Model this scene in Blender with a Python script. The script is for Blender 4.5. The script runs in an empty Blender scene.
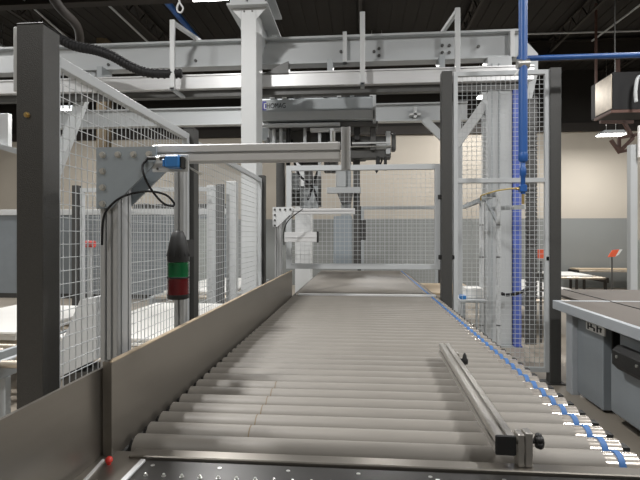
import bpy, math, random
from mathutils import Vector, Matrix
random.seed(7)
SC = bpy.context.scene
COL = SC.collection
PI = math.pi
R = math.radians

# ------------------------------------------------------------------ camera
CZ = 1.56; F = 475.0; A = R(4.83); CA, SA = math.cos(A), math.sin(A)
cam = bpy.data.cameras.new('camera'); camo = bpy.data.objects.new('camera', cam); COL.objects.link(camo)
camo.location = (0, 0, CZ); camo.rotation_euler = (R(90), 0, A)
cam.sensor_width = 36; cam.lens = F / 640 * 36; cam.shift_y = -4 / 640
cam.clip_start = .05; cam.clip_end = 100
SC.camera = camo
SC.view_settings.view_transform = 'Standard'; SC.view_settings.look = 'None'
SC.view_settings.gamma = 1; SC.view_settings.use_curve_mapping = False
SC.view_settings.exposure = -0.68

# survey helpers: turn a measured bearing into a real place in the hall
def at(px, D):
    s = (px - 320) / F * D
    return (s * CA - D * SA, s * SA + D * CA)
def zz(py, D): return CZ + (236 - py) / F * D
def DX(px, X): return X / ((px - 320) / F * CA - SA)
def DY(px, Y): return Y / ((px - 320) / F * SA + CA)
def yX(px, X): return at(px, DX(px, X))[1]       # y of a bearing on the plane x = X
def xY(px, Y): return at(px, DY(px, Y))[0]       # x of a bearing on the plane y = Y
def P(px, py, D):
    a = at(px, D); return Vector((a[0], a[1], zz(py, D)))

# ------------------------------------------------------------------ materials
def mat(name, col, rough=.5, metal=0., noise=0., nscale=20., bump=0., bscale=200., stretch=None, emit=0., rvar=0., spec=.5):
    m = bpy.data.materials.new(name); m.use_nodes = True
    nt = m.node_tree; b = nt.nodes['Principled BSDF']
    b.inputs['Base Color'].default_value = (*col, 1); b.inputs['Roughness'].default_value = rough
    b.inputs['Metallic'].default_value = metal; b.inputs['Specular IOR Level'].default_value = spec
    tc = nt.nodes.new('ShaderNodeTexCoord'); mp = nt.nodes.new('ShaderNodeMapping')
    nt.links.new(tc.outputs['Object'], mp.inputs['Vector'])
    if stretch: mp.inputs['Scale'].default_value = stretch
    if noise or rvar:
        n = nt.nodes.new('ShaderNodeTexNoise'); n.inputs['Scale'].default_value = nscale; n.inputs['Detail'].default_value = 5
        nt.links.new(mp.outputs['Vector'], n.inputs['Vector'])
        if noise:
            r = nt.nodes.new('ShaderNodeMixRGB'); r.blend_type = 'MIX'
            r.inputs['Color1'].default_value = (*[max(0, c * (1 - noise)) for c in col], 1)
            r.inputs['Color2'].default_value = (*[min(1, c * (1 + noise)) for c in col], 1)
            nt.links.new(n.outputs['Fac'], r.inputs['Fac']); nt.links.new(r.outputs['Color'], b.inputs['Base Color'])
        if rvar:
            q = nt.nodes.new('ShaderNodeMapRange'); q.inputs['To Min'].default_value = max(.02, rough - rvar); q.inputs['To Max'].default_value = min(1, rough + rvar)
            nt.links.new(n.outputs['Fac'], q.inputs['Value']); nt.links.new(q.outputs['Result'], b.inputs['Roughness'])
    if bump:
        n2 = nt.nodes.new('ShaderNodeTexNoise'); n2.inputs['Scale'].default_value = bscale; n2.inputs['Detail'].default_value = 3
        nt.links.new(mp.outputs['Vector'], n2.inputs['Vector'])
        bp = nt.nodes.new('ShaderNodeBump'); bp.inputs['Strength'].default_value = bump; bp.inputs['Distance'].default_value = .002
        nt.links.new(n2.outputs['Fac'], bp.inputs['Height']); nt.links.new(bp.outputs['Normal'], b.inputs['Normal'])
    if emit:
        b.inputs['Emission Color'].default_value = (1, .97, .9, 1); b.inputs['Emission Strength'].default_value = emit
    return m
M = {}
M['hammer'] = mat('hammered charcoal paint', (.050, .049, .046), .38, 0, .3, 260, .7, 300)
M['charcoal'] = mat('charcoal paint', (.048, .048, .046), .5, 0, .1, 40)
M['white'] = mat('light grey paint', (.56, .575, .58), .45, 0, .015, 3)
M['fence'] = mat('fence grey paint', (.45, .47, .48), .45, 0, .015, 3)
M['grey'] = mat('mid grey paint', (.34, .365, .38), .45, 0, .06, 8)
M['gusset'] = mat('blue grey paint', (.29, .33, .36), .42, 0, .05, 30)
M['dark'] = mat('dark machine paint', (.075, .075, .072), .45, 0, .2, 15)
M['black'] = mat('black plastic', (.010, .010, .010), .52, 0)
M['cable'] = mat('black cable sheath', (.015, .015, .016), .6, 0, spec=.25)
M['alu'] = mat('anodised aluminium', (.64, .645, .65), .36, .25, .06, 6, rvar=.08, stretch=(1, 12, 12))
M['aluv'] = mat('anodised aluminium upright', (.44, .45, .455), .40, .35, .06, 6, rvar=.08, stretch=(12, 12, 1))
M['railalu'] = mat('worn aluminium rail', (.42, .40, .37), .34, .75, .08, 6)
M['steel'] = mat('brushed stainless', (.27, .25, .222), .30, .85, .07, 3, 0, 260, (1, 1, 9), rvar=.05)
M['bolt'] = mat('zinc bolt', (.6, .6, .58), .3, .9)
M['chrome'] = mat('bright roller steel', (.62, .57, .51), .2, .7, .1, 40)
M['sleeve'] = mat('grey roller sleeve', (.188, .175, .155), .5, 0, .16, 3.0, .1, 80, (1.2, 8, 8), rvar=.1)
M['wornsleeve'] = mat('worn grey roller sleeve', (.172, .158, .138), .5, 0, .2, 2.2, .1, 80, (1.5, 8, 8), rvar=.1)
M['belt'] = mat('blue polyurethane', (.028, .115, .31), .55)
M['bluepipe'] = mat('blue painted pipe', (.014, .085, .30), .4, 0, .08, 12)
M['bluepost'] = mat('blue rack paint', (.08, .13, .46), .45, 0, .15, 8)
M['blues'] = mat('blue sensor housing', (.03, .18, .48), .4)
M['navy'] = mat('violet blue badge', (.06, .06, .32), .5)
M['green'] = mat('green lens', (.002, .095, .028), .2)
M['red'] = mat('red lens', (.085, .004, .005), .2)
M['redp'] = mat('red paint', (.55, .03, .02), .4)
M['orange'] = mat('orange red card', (.75, .12, .05), .6)
M['cab'] = mat('blue grey cabinet', (.215, .24, .26), .45, 0, .1, 4)
M['edge'] = mat('pale cabinet trim', (.36, .385, .41), .45, 0, .08, 8)
M['table'] = mat('brown grey table surface', (.115, .10, .086), .7, 0, .12, 120)
M['board'] = mat('white board', (.78, .77, .74), .4, 0, .03, 4)
M['wood'] = mat('pale chipboard', (.50, .40, .28), .6, 0, .1, 60)
M['blacktop'] = mat('black table surface', (.022, .021, .020), .32, 0, .3, 12, rvar=.08)
M['concrete'] = mat('concrete', (.30, .265, .22), .45, 0, .22, 1.3, .1, 30, rvar=.12)
M['beige'] = mat('beige wall', (.45, .41, .35), .75, 0, .05, 1.2)
M['wgrey'] = mat('grey wall', (.215, .225, .22), .6, 0, .05, 1.2)
M['roof'] = mat('dark roof', (.013, .011, .009), .85, 0, .2, 3)
M['joist'] = mat('dark brown joist', (.017, .013, .010), .7, 0, .2, 8)
M['brown'] = mat('red brown steel', (.10, .05, .038), .6, 0, .2, 12)
M['tan'] = mat('tan column', (.14, .105, .06), .7, 0, .1, 10)
M['galv'] = mat('galvanised sheet', (.52, .46, .38), .35, .7, .3, 7, rvar=.1)
M['green_grey'] = mat('pale green grey paint', (.30, .32, .30), .5, 0, .05, 3)
M['yellow'] = mat('yellow hose', (.55, .42, .16), .5)
M['brass'] = mat('brass', (.6, .45, .2), .3, .9)
M['lamp'] = mat('lamp diffuser', (.9, .9, .88), .4, emit=22)
M['paper'] = mat('white label', (.72, .72, .70), .5)

# ------------------------------------------------------------------ mesh builder
class MB:
    def __init__(s): s.v = []; s.f = []; s.mi = []; s.sm = []; s.cur = 0
    def add(s, vs, fs, smooth=False):
        o = len(s.v); s.v += [tuple(v) for v in vs]
        for f in fs: s.f.append([o + i for i in f]); s.mi.append(s.cur); s.sm.append(smooth)
        return s
    def box(s, x0, x1, y0, y1, z0, z1):
        v = [(x, y, z) for x in (x0, x1) for y in (y0, y1) for z in (z0, z1)]
        return s.add(v, [(0, 1, 3, 2), (4, 6, 7, 5), (0, 4, 5, 1), (2, 3, 7, 6), (0, 2, 6, 4), (1, 5, 7, 3)])
    def cbox(s, x0, x1, y0, y1, z0, z1, c=.004):      # box with chamfered edges along its longest axis and ends
        L = [x1 - x0, y1 - y0, z1 - z0]; ax = L.index(max(L))
        lo = [x0, y0, z0]; hi = [x1, y1, z1]; a, b = [(1, 2), (0, 2), (0, 1)][ax]
        def ring(t, d):
            a0, a1, b0, b1 = lo[a] + d, hi[a] - d, lo[b] + d, hi[b] - d
            pts = [(a0 + c, b0), (a1 - c, b0), (a1, b0 + c), (a1, b1 - c), (a1 - c, b1), (a0 + c, b1), (a0, b1 - c), (a0, b0 + c)]
            out = []
            for p in pts:
                q = [0, 0, 0]; q[ax] = t; q[a] = p[0]; q[b] = p[1]; out.append(q)
            return out
        rs = ring(lo[ax], c) + ring(lo[ax] + c, 0) + ring(hi[ax] - c, 0) + ring(hi[ax], c)
        fs = [tuple(range(7, -1, -1)), tuple(range(24, 32))]
        for k in range(3):
            for i in range(8):
                j = (i + 1) % 8; fs.append((k * 8 + i, k * 8 + j, k * 8 + 8 + j, k * 8 + 8 + i))
        return s.add(rs, fs)
    def frame(s, p0, p1, up=(0, 0, 1)):
        p0, p1 = Vector(p0), Vector(p1); d = (p1 - p0).normalized(); u = Vector(up)
        if abs(d.dot(u)) > .98: u = Vector((0, 1, 0))
        a = d.cross(u).normalized(); b = a.cross(d).normalized()
        return p0, p1, a, b
    def bar(s, p0, p1, w, h, up=(0, 0, 1)):
        p0, p1, a, b = s.frame(p0, p1, up); a = a * w / 2; b = b * h / 2
        v = [p + q for p in (p0, p1) for q in (-a - b, a - b, a + b, -a + b)]
        return s.add(v, [(3, 2, 1, 0), (4, 5, 6, 7), (0, 1, 5, 4), (1, 2, 6, 5), (2, 3, 7, 6), (3, 0, 4, 7)])
    def cyl(s, p0, p1, r, n=16, r2=None, cap=True):
        p0, p1, a, b = s.frame(p0, p1); r2 = r if r2 is None else r2
        v = []
        for p, q in ((p0, r), (p1, r2)):
            for i in range(n): t = 2 * PI * i / n; v.append(p + a * math.cos(t) * q + b * math.sin(t) * q)
        s.add(v, [(i, (i + 1) % n, n + (i + 1) % n, n + i) for i in range(n)], True)
        if cap: s.add(v, [tuple(range(n - 1, -1, -1)), tuple(range(n, 2 * n))])
        return s
    def tube(s, pts, r, n=8):
        pts = [Vector(p) for p in pts]; v = []; prev = None
        for i, p in enumerate(pts):
            d = (pts[min(i + 1, len(pts) - 1)] - pts[max(i - 1, 0)]).normalized()
            if prev is None:
                u = Vector((0, 0, 1)) if abs(d.z) < .9 else Vector((0, 1, 0)); a = d.cross(u).normalized()
            else: a = (prev - d * prev.dot(d)).normalized()
            prev = a; b = d.cross(a)
            for k in range(n): t = 2 * PI * k / n; v.append(p + a * math.cos(t) * r + b * math.sin(t) * r)
        fs = []
        for i in range(len(pts) - 1):
            for k in range(n): fs.append((i * n + k, i * n + (k + 1) % n, (i + 1) * n + (k + 1) % n, (i + 1) * n + k))
        s.add(v, fs, True)
        m = (len(pts) - 1) * n
        return s.add(v, [tuple(range(n - 1, -1, -1)), tuple(range(m, m + n))])
    def prism(s, poly, axis, t0, t1):                 # outline extruded along one axis
        def q(p, t):
            return {'x': (t, p[0], p[1]), 'y': (p[0], t, p[1]), 'z': (p[0], p[1], t)}[axis]
        n = len(poly); v = [q(p, t0) for p in poly] + [q(p, t1) for p in poly]
        return s.add(v, [tuple(range(n - 1, -1, -1)), tuple(range(n, 2 * n))] + [(i, (i + 1) % n, n + (i + 1) % n, n + i) for i in range(n)])
    def lathe(s, prof, c, n=28):                      # prof: (radius, z)
        v = []
        for r, z in prof:
            for i in range(n): t = 2 * PI * i / n; v.append((c[0] + r * math.cos(t), c[1] + r * math.sin(t), z))
        fs = []
        for k in range(len(prof) - 1):
            for i in range(n): fs.append((k * n + i, k * n + (i + 1) % n, (k + 1) * n + (i + 1) % n, (k + 1) * n + i))
        s.add(v, fs, True); m = (len(prof) - 1) * n
        return s.add(v, [tuple(range(n - 1, -1, -1)), tuple(range(m, m + n))])
    def ball(s, c, r, n=10, m=6):
        return s.lathe([(max(.0005, r * math.sin(PI * k / m)), c[2] - r * math.cos(PI * k / m)) for k in range(m + 1)], c, n)
    def build(s, name, m, parent=None):
        me = bpy.data.meshes.new(name); me.from_pydata(s.v, [], s.f); me.update()
        ms = m if isinstance(m, (list, tuple)) else [m]
        for x in ms: me.materials.append(x)
        me.polygons.foreach_set('material_index', [min(i, len(ms) - 1) for i in s.mi])
        me.polygons.foreach_set('use_smooth', s.sm)
        o = bpy.data.objects.new(name, me); COL.objects.link(o)
        if parent:
            o.parent = parent; root = parent
            loc = Vector((0, 0, 0))
            while root: loc += root.location; root = root.parent
            me.transform(Matrix.Translation(-loc))
        import bmesh
        bm = bmesh.new(); bm.from_mesh(me); bmesh.ops.recalc_face_normals(bm, faces=bm.faces); bm.to_mesh(me); bm.free()
        return o

def slot_profile(w, h, nw=1, nh=1, slot=.010, dep=.009, r=.003):
    # outline of an aluminium extrusion w x h with grooves along each face
    def side(L, n):
        pts = []
        for i in range(n):
            c = L * (i + .5) / n
            pts += [(c - slot / 2, 0), (c - slot / 2, dep * .4), (c - slot * .8, dep * .4), (c - slot * .8, dep), (c + slot * .8, dep), (c + slot * .8, dep * .4), (c + slot / 2, dep * .4), (c + slot / 2, 0)]
        return pts
    out = [(r, 0)] + side(w, nw) + [(w - r, 0)]
    out += [(w, r)] + [(w - d, t) for t, d in side(h, nh)] + [(w, h - r)]
    out += [(w - r, h)] + [(w - t, h - d) for t, d in side(w, nw)] + [(r, h)]
    out += [(0, h - r)] + [(d, h - t) for t, d in side(h, nh)] + [(0, r)]
    return [(a - w / 2, b - h / 2) for a, b in out]

def text_mesh(name, body, size, loc, rot, m, parent=None, depth=.002, width=None):
    cu = bpy.data.curves.new(name, 'FONT'); cu.body = body; cu.size = size; cu.extrude = depth; cu.align_x = 'LEFT'
    t = bpy.data.objects.new('t', cu); COL.objects.link(t); bpy.context.view_layer.update()
    me = bpy.data.meshes.new_from_object(t.evaluated_get(bpy.context.evaluated_depsgraph_get()))
    bpy.data.objects.remove(t); me.name = name
    if width:
        xs = [v.co.x for v in me.vertices]; k = width / (max(xs) - min(xs))
        for v in me.vertices: v.co.x *= k
    me.transform(Matrix.Translation(loc) @ rot.to_4x4())
    me.materials.clear(); me.materials.append(m)
    o = bpy.data.objects.new(name, me); COL.objects.link(o)
    if parent: 
        o.parent = parent; me.transform(Matrix.Translation(-parent.location))
    return o

def tag(o, label=None, cat=None, group=None, kind=None):
    if label: o['label'] = label
    if cat: o['category'] = cat
    if group: o['group'] = group
    if kind: o['kind'] = kind
    return o
def thing(name, loc, label, cat, group=None):
    o = bpy.data.objects.new(name, None); COL.objects.link(o); o.location = loc; o.empty_display_size = .1
    bpy.context.view_layer.update()
    return tag(o, label, cat, group)
def struct(o): o['kind'] = 'structure'; return o
def wires(a0, a1, z0, z1, step, fixed, axis, t=.004, stepz=None):
    m = MB(); stepz = stepz or step
    n = max(1, round((a1 - a0) / step)); k = max(1, round((z1 - z0) / stepz))
    for i in range(1, n):
        a = a0 + (a1 - a0) * i / n
        if axis == 'x': m.box(a - t / 2, a + t / 2, fixed - t / 2, fixed + t / 2, z0, z1)
        else: m.box(fixed - t / 2, fixed + t / 2, a - t / 2, a + t / 2, z0, z1)
    for i in range(1, k):
        z = z0 + (z1 - z0) * i / k
        if axis == 'x': m.box(a0, a1, fixed + t / 2, fixed + 1.5 * t, z - t / 2, z + t / 2)
        else: m.box(fixed + t / 2, fixed + 1.5 * t, a0, a1, z - t / 2, z + t / 2)
    return m
def panel(parent, a0, a1, z0, z1, fixed, axis, w=.04, d=.03, step=.05, m='fence', mid=None, t=.004, stepz=None, name='panel_frame'):
    f = MB()
    def b(p, q, r, s):
        if axis == 'x': f.cbox(p, q, fixed - d / 2, fixed + d / 2, r, s, .002)
        else: f.cbox(fixed - d / 2, fixed + d / 2, p, q, r, s, .002)
    b(a0, a0 + w, z0, z1); b(a1 - w, a1, z0, z1); b(a0 + w, a1 - w, z0, z0 + w); b(a0 + w, a1 - w, z1 - w, z1)
    if mid: b(a0 + w, a1 - w, mid - w / 2, mid + w / 2)
    fo = f.build(name, M[m], parent)
    wires(a0 + w, a1 - w, z0 + w, z1 - w, step, fixed, axis, t, stepz).build('wire_mesh', M[m], fo)
    return fo

# ------------------------------------------------------------------ setting
struct(MB().box(-14, 14, -6, 15, -.1, 0).build('floor', M['concrete']))
w = MB(); w.cur = 0; w.box(-14, 14, 15, 15.2, 0, zz(219, 15)); w.cur = 1; w.box(-14, 14, 15, 15.2, zz(219, 15), zz(135, 15)); w.cur = 2; w.box(-14, 14, 15, 15.2, zz(135, 15), 6.6)
struct(w.build('wall_back', [M['wgrey'], M['beige'], M['roof']]))
for nm, a in (('wall_left', (-14.2, -14, -6, 15)), ('wall_right', (14, 14.2, -6, 15)), ('wall_front', (-14, 14, -6.2, -6))):
    w = MB(); w.cur = 0; w.box(*a, 0, 2.1); w.cur = 1; w.box(*a, 2.1, 4.7); w.cur = 2; w.box(*a, 4.7, 6.6)
    struct(w.build(nm, [M['wgrey'], M['beige'], M['roof']]))
c = MB(); c.box(-14, 14, -6, 15, 6.6, 6.7)
for i in range(93): c.box(-14 + .3 * i, -14 + .3 * i + .12, -6, 15, 6.585, 6.6)
struct(c.build('ceiling', M['roof']))
k = 0
for y in (3.0, 8.8, 12.6):                             # girders
    k += 1; g = MB(); g.box(-14, 14, y - .1, y + .1, 6.05, 6.08); g.box(-14, 14, y - .012, y + .012, 6.08, 6.5); g.box(-14, 14, y - .1, y + .1, 6.5, 6.53)
    struct(g.build('trim_%d' % k, M['joist']))
for x in (-9.6, -7.2, -4.8, -2.4, 0, 2.4, 4.8, 7.2, 9.6):    # open web joists
    k += 1; g = MB(); g.bar((x, -6, 6.53), (x, 15, 6.53), .07, .04); g.bar((x, -6, 6.22), (x, 15, 6.22), .06, .03)
    for i in range(42):
        y = -6 + .5 * i; g.bar((x, y, 6.23), (x, y + .25, 6.52), .02, .02); g.bar((x, y + .25, 6.52), (x, y + .5, 6.23), .02, .02)
    struct(g.build('trim_%d' % k, M['joist']))
k += 1; struct(MB().box(-14, 14, 14.9, 15, zz(136, 15), zz(128, 15)).build('trim_%d' % k, M['joist']))

# lamps
def lamp(x, y, z, label, power, sx=.62, sy=.42, warm=(1, .985, .965)):
    t = thing('high_bay_lamp', (x, y, z), label, 'lamp', 'high bay lamps under the roof')
    h = MB(); h.prism([(-sx * .5 - .02, z + .01), (sx * .5 + .02, z + .01), (sx * .38, z + .10), (-sx * .38, z + .10)], 'y', -sy / 2 - .02, sy / 2 + .02)
    me = h.build('housing', M['grey'], t); me.data.transform(Matrix.Translation((x, y, 0)))
    MB().cbox(x - sx / 2, x + sx / 2, y - sy / 2, y + sy / 2, z - .012, z + .009, .004).build('diffuser', M['lamp'], t)
    for q in (-.12, .12): MB().cyl((x + q, y, z + .1), (x + q, y, 6.55), .006, 6).build('hanger', M['bolt'], t)
    l = bpy.data.lights.new('lamp_light', 'AREA'); l.shape = 'RECTANGLE'; l.size = sx; l.size_y = sy; l.energy = power; l.color = warm
    lo = bpy.data.objects.new('lamp_light', l); COL.objects.link(lo); lo.parent = t; lo.location = (0, 0, -.02)
    return t
x, y = at(207, 8.1); lamp(x, y, 5.68, 'bright lamp at the top edge, left of the white gantry column', 300)
x, y = at(484, 13.2); lamp(x, y, zz(97, 13.2), 'small glowing lamp seen through the upper mesh of the tall fence', 160, .32, .3)
x, y = at(611, 12.6); lamp(x, y, zz(135, 12.6), 'bright lamp high in front of the beige wall on the right', 160, .62, .3)
x, y = at(73, 12.4); lamp(x, y, zz(111, 12.4), 'flat lamp seen through the top of the near left fence', 160, .6, .3)
for i, (x, y) in enumerate(((4.6, 6.2), (-2.5, 2.0), (4.2, 1.8), (-3.5, -2.5), (3.2, -2.5), (-8, 5), (9, 3.5), (.4, 11.6), (8.8, 9.5), (-8.5, 10.5))):
    lamp(x, y, 5.9, 'high bay lamp outside the picture, under the dark roof', 560 if i == 1 else 420 if i == 2 else 210 if i in (3, 4) else 290, *((.42, .3) if i in (1, 2) else (.62, .42)))

# ------------------------------------------------------------------ roller conveyor
RZ = .90; RR = .0445; PITCH = .1005
def conveyor(y0, n, label, first, legs, bar):
    t = thing('roller_conveyor', (0, y0, 0), label, 'conveyor')
    y1 = y0 + n * PITCH
    f = MB()
    for s, xa, xb in ((-1, -.80, -.765), (1, .845, .875)):
        f = MB(); f.cbox(xa, xb, y0 - .03, y1, .70, .856, .003); f.build('side_frame', M['charcoal' if s < 0 else 'grey'], t)  # left frame coloured dark so the gap under the guard looks shaded
    if bar:
        MB().cbox(-.70, .845, y0 - .090, y0 - .042, .845, RZ - .004, .003).build('front_bar', M['steel'], t)
    for lx in (-.74, .82):
        for ly in legs:
            l = MB(); l.cbox(lx - .03, lx + .03, ly, ly + .06, .012, .70, .003); l.box(lx - .05, lx + .05, ly - .02, ly + .08, 0, .012)
            l.build('leg', M['grey'], t)
    ro = MB(); ro.cyl((-.74, 0, RZ - RR), (.735, 0, RZ - RR), RR, 28)
    ce = MB(); ce.cyl((.735, 0, RZ - RR), (.835, 0, RZ - RR), RR - .003, 28)
    be = MB(); be.cyl((.772, 0, RZ - RR), (.790, 0, RZ - RR), RR + .0015, 28)
    bb = MB(); bb.box(.837, .866, -.018, .018, .8575, .878); bl = MB(); bl.cyl((-.757, 0, RZ - RR), (-.741, 0, RZ - RR), .03, 14)
    protos = None
    for i in range(n):
        y = PITCH * (i + .5)
        if protos is None:
            r = ro.build('roller', M[first]); r.parent = t
            subs = [ce.build('bare_end', M['chrome']), be.build('drive_belt', M['belt']), bb.build('bearing_block', M['black']), bl.build('bearing', M['black'])]
            for s in subs: s.parent = r
            subs[0]['label'] = 'shiny bare steel roller end'; subs[1]['label'] = 'blue drive belt'
            protos = (r, subs); r.location = (0, y, 0)
        else:
            r = protos[0].copy(); COL.objects.link(r); r.parent = t; r.location = (0, y, 0)
            for s in protos[1]:
                q = s.copy(); COL.objects.link(q); q.parent = r
        if bar and 1 <= i <= 6:
            q = MB().cyl((-.381, 0, RZ - RR), (-.377, 0, RZ - RR), RR + .0006, 28).build('brown_ring', M['tan']); q.parent = r; q['label'] = 'thin brown seam line'
        
    # dark drive shaft bed below the rollers
    MB().box(-.762, .843, y0 + .02, y1 - .02, .71, .74).build('belly_pan', M['dark'], t)
    return t
conveyor(1.475, 38, 'near roller conveyor from the black table to the gate, grey rollers with blue belts', 'sleeve', (1.6, 3.2, 5.0), True)
c2 = conveyor(5.42, 37, 'far roller conveyor beyond the mesh gate, with darker worn grey rollers', 'wornsleeve', (5.6, 7.2, 8.9), False)
MB().cbox(-.70, .84, 5.345, 5.41, .85, .905, .003).build('end_bar', M['alu'], c2)

# black infeed table
t = thing('infeed_table', (.3, 1.0, 0), 'black table with rows of steel balls at the bottom edge, before the first roller', 'table')
MB().cbox(-.64, 1.3, .62, 1.377, .84, .888, .003).build('table_top', M['blacktop'], t)
e = MB(); e.cbox(-.657, -.641, .62, 1.377, .84, .891, .002); e.build('edge_strip', M['alu'], t)
e = MB(); e.cbox(xY(437, 1.34) - .006, xY(437, 1.34) + .006, .8, 1.33, .8885, .892, .001); e.build('tube_reflection', M['alu'], t)['label'] = 'bright strip standing in for a light tube reflected in the black top'  # reflection of a light tube, built as a thin bright strip
for i in range(26):
    b = MB(); c0 = (-.60 + i * .0520, 1.288 , .888); b.cyl(c0, (c0[0], c0[1], .889), .0065, 12); b.ball((c0[0], c0[1], .892), .0045)
    b.build('steel_ball', M['bolt'], t)
for i in range(9):
    b = MB(); c0 = (-.605 + i * .2, 1.345, .888); b.cyl(c0, (c0[0], c0[1], .8895), .006, 10); b.build('screw', M['bolt'], t)
for x in (-.55, 1.2):
    for y in (.7, 1.25): MB().cbox(x - .03, x + .03, y - .03, y + .03, 0, .84, .003).build('leg', M['dark'], t)

# stainless side guards
t = thing('side_guard', (-.76, 1.5, .87), 'long stainless steel side plate along the left of the near roller conveyor', 'guard')
yA = yX(112, -.757); yB = 5.26
g = MB(); g.box(-.762, -.757, yA, yB, .876, 1.172); g.build('plate', M['steel'], t)
g = MB(); g.box(-.772, -.756, yA, yB, 1.172, 1.176); g.build('top_lip', M['wood'], t)['label'] = 'thin tan top edge'
g = MB(); g.box(-.783, -.755, yA - .006, yA, .8895, 1.172); g.box(-.783, -.763, yA - .006, yA + .02, 1.172, 1.176); g.build('end_flange', M['steel'], t)
# near guard
t = thing('side_guard', (-.8, 1.0, .87), 'near stainless side plate at the lower left, beside the black table', 'guard')
yE = yX(107, -.79)
g = MB(); g.box(-.795, -.79, .45, yE + .0, .80, 1.152); g.box(-.798, -.788, .45, yE + .0, 1.152, 1.155); g.build('plate', M['steel'], t)
g = MB(); g.box(-.789, -.658, .62, 1.43, .880, .887); g.build('floor_ledge', M['steel'], t)
g = MB(); g.bar((-.715, .9, .890), (-.765, 1.36, .890), .007, .006); g.build('rib', M['alu'], t)
b = MB(); p = P(109, 453, 1.40); b.ball((p.x, p.y, .900), .011, 14, 8); b.cyl((p.x, p.y, .8872), (p.x, p.y, .895), .006, 10)
tag(b.build('red_marker', M['redp']), 'small round red marker beside the near left steel plate', 'marker')

# loose aluminium guide rail on the right
t = thing('guide_rail', (.44, 1.42, .9), 'aluminium guide rail with black end cap lying along the right of the rollers', 'rail')
ga, gb = Vector((.418, 1.413, .957)), Vector((.45, 2.60, .957))
r = MB(); sp = slot_profile(.056, .056, 1, 1, .012, .010)
p0, p1, a_, b_ = r.frame(ga, gb); n = len(sp)
r.add([p0 + a_ * u + b_ * v for u, v in sp] + [p1 + a_ * u + b_ * v for u, v in sp], [tuple(range(n - 1, -1, -1)), tuple(range(n, 2 * n))] + [(i, (i + 1) % n, n + (i + 1) % n, n + i) for i in range(n)])
r.build('profile', M['railalu'], t)
MB().cbox(.389, .447, 1.405, 1.413, .928, .986, .003).build('end_cap', M['black'], t)['label'] = 'square black end cap'
def clamp(x, y, z):
    r = MB(); r.cbox(x, x + .018, y, y + .04, .896, z + .06, .002); r.cbox(x + .021, x + .041, y, y + .04, .896, z + .065, .002); r.box(x + .017, x + .022, y + .005, y + .035, z, z + .03); r.box(x - .004, x + .001, y + .005, y + .035, z + .01, z + .03); r.build('bracket', M['railalu'], t)
    r = MB(); r.cyl((x + .041, y + .02, z + .035), (x + .055, y + .02, z + .035), .007, 10)
    for k in range(5):
        q = 2 * PI * k / 5; r.ball((x + .064, y + .02 + .013 * math.cos(q), z + .035 + .013 * math.sin(q)), .011, 8, 5)
    r.cyl((x + .054, y + .02, z + .035), (x + .075, y + .02, z + .035), .014, 12)
    r.build('knob', M['black'], t)
clamp(.452, 1.405, .93); 
r = MB(); r.cbox(.479, .50, 2.46, 2.49, .90, .965, .002); r.build('bracket', M['railalu'], t)
r = MB(); r.lathe([(.004, .905), (.016, .91), (.017, .93), (.011, .94), (.009, .955), (.003, .965)], (.53, 2.47), 12); r.cyl((.50, 2.47, .93), (.53, 2.47, .93), .006, 8); r.build('knob', M['black'], t)

# ------------------------------------------------------------------ near left fence
PX0, PX1 = -1.15, -1.06
t = thing('safety_fence', (-1.1, 1.6, 0), 'near wire mesh fence with charcoal posts along the left of the conveyor', 'fence')
ys = [yX(43, PX1), yX(196.5, PX1) - .09, yX(265, PX1)]
ys = [yX(43, PX1), yX(194, PX1), yX(264.5, PX1)]
hs = [2.272, 2.25, 2.23]
for i, (y, h) in enumerate(zip(ys, hs)):
    PX0 = -1.155 if i == 0 else -1.13
    m = MB(); m.cbox(PX0, PX1, y, y + .09, .01, h, .002); m.box(PX0 - .03, PX1 + .03, y - .03, y + .12, 0, .01)
    po = m.build('post', M['hammer' if i == 0 else 'charcoal'], t)
    MB().cbox(PX0 - .001, PX1 + .001, y - .001, y + .091, h, h + .006, .002).build('cap', M['black'], po)
    if i == 0:
        m = MB(); xx, zc = PX0 + .04, zz(108, y + .0); m.cyl((xx, y - .006, zc), (xx, y, zc), .0095, 14); m.cyl((xx, y - .012, zc), (xx, y - .006, zc), .006, 6)
        m.build('bolt', M['brass'], po)
panel(t, ys[0] + .095, ys[1] - .005, .15, 2.215, -1.105, 'y', .042, .035, .04, 'fence', None, .0028, .05)
panel(t, ys[1] + .095, ys[2] - .005, .15, 2.20, -1.105, 'y', .042, .035, .05, 'fence', None, .003, .05)
m = MB(); x0 = at(10, 1.62)[0]; m.cbox(x0, x0 + .023, ys[0] + .03, ys[0] + .06, zz(90, 1.62), zz(25, 1.62), .002); m.box(x0 + .02, -1.155, ys[0] + .035, ys[0] + .055, zz(60, 1.62), zz(50, 1.62))
m.build('panel_bracket', M['white'], t)

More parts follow.
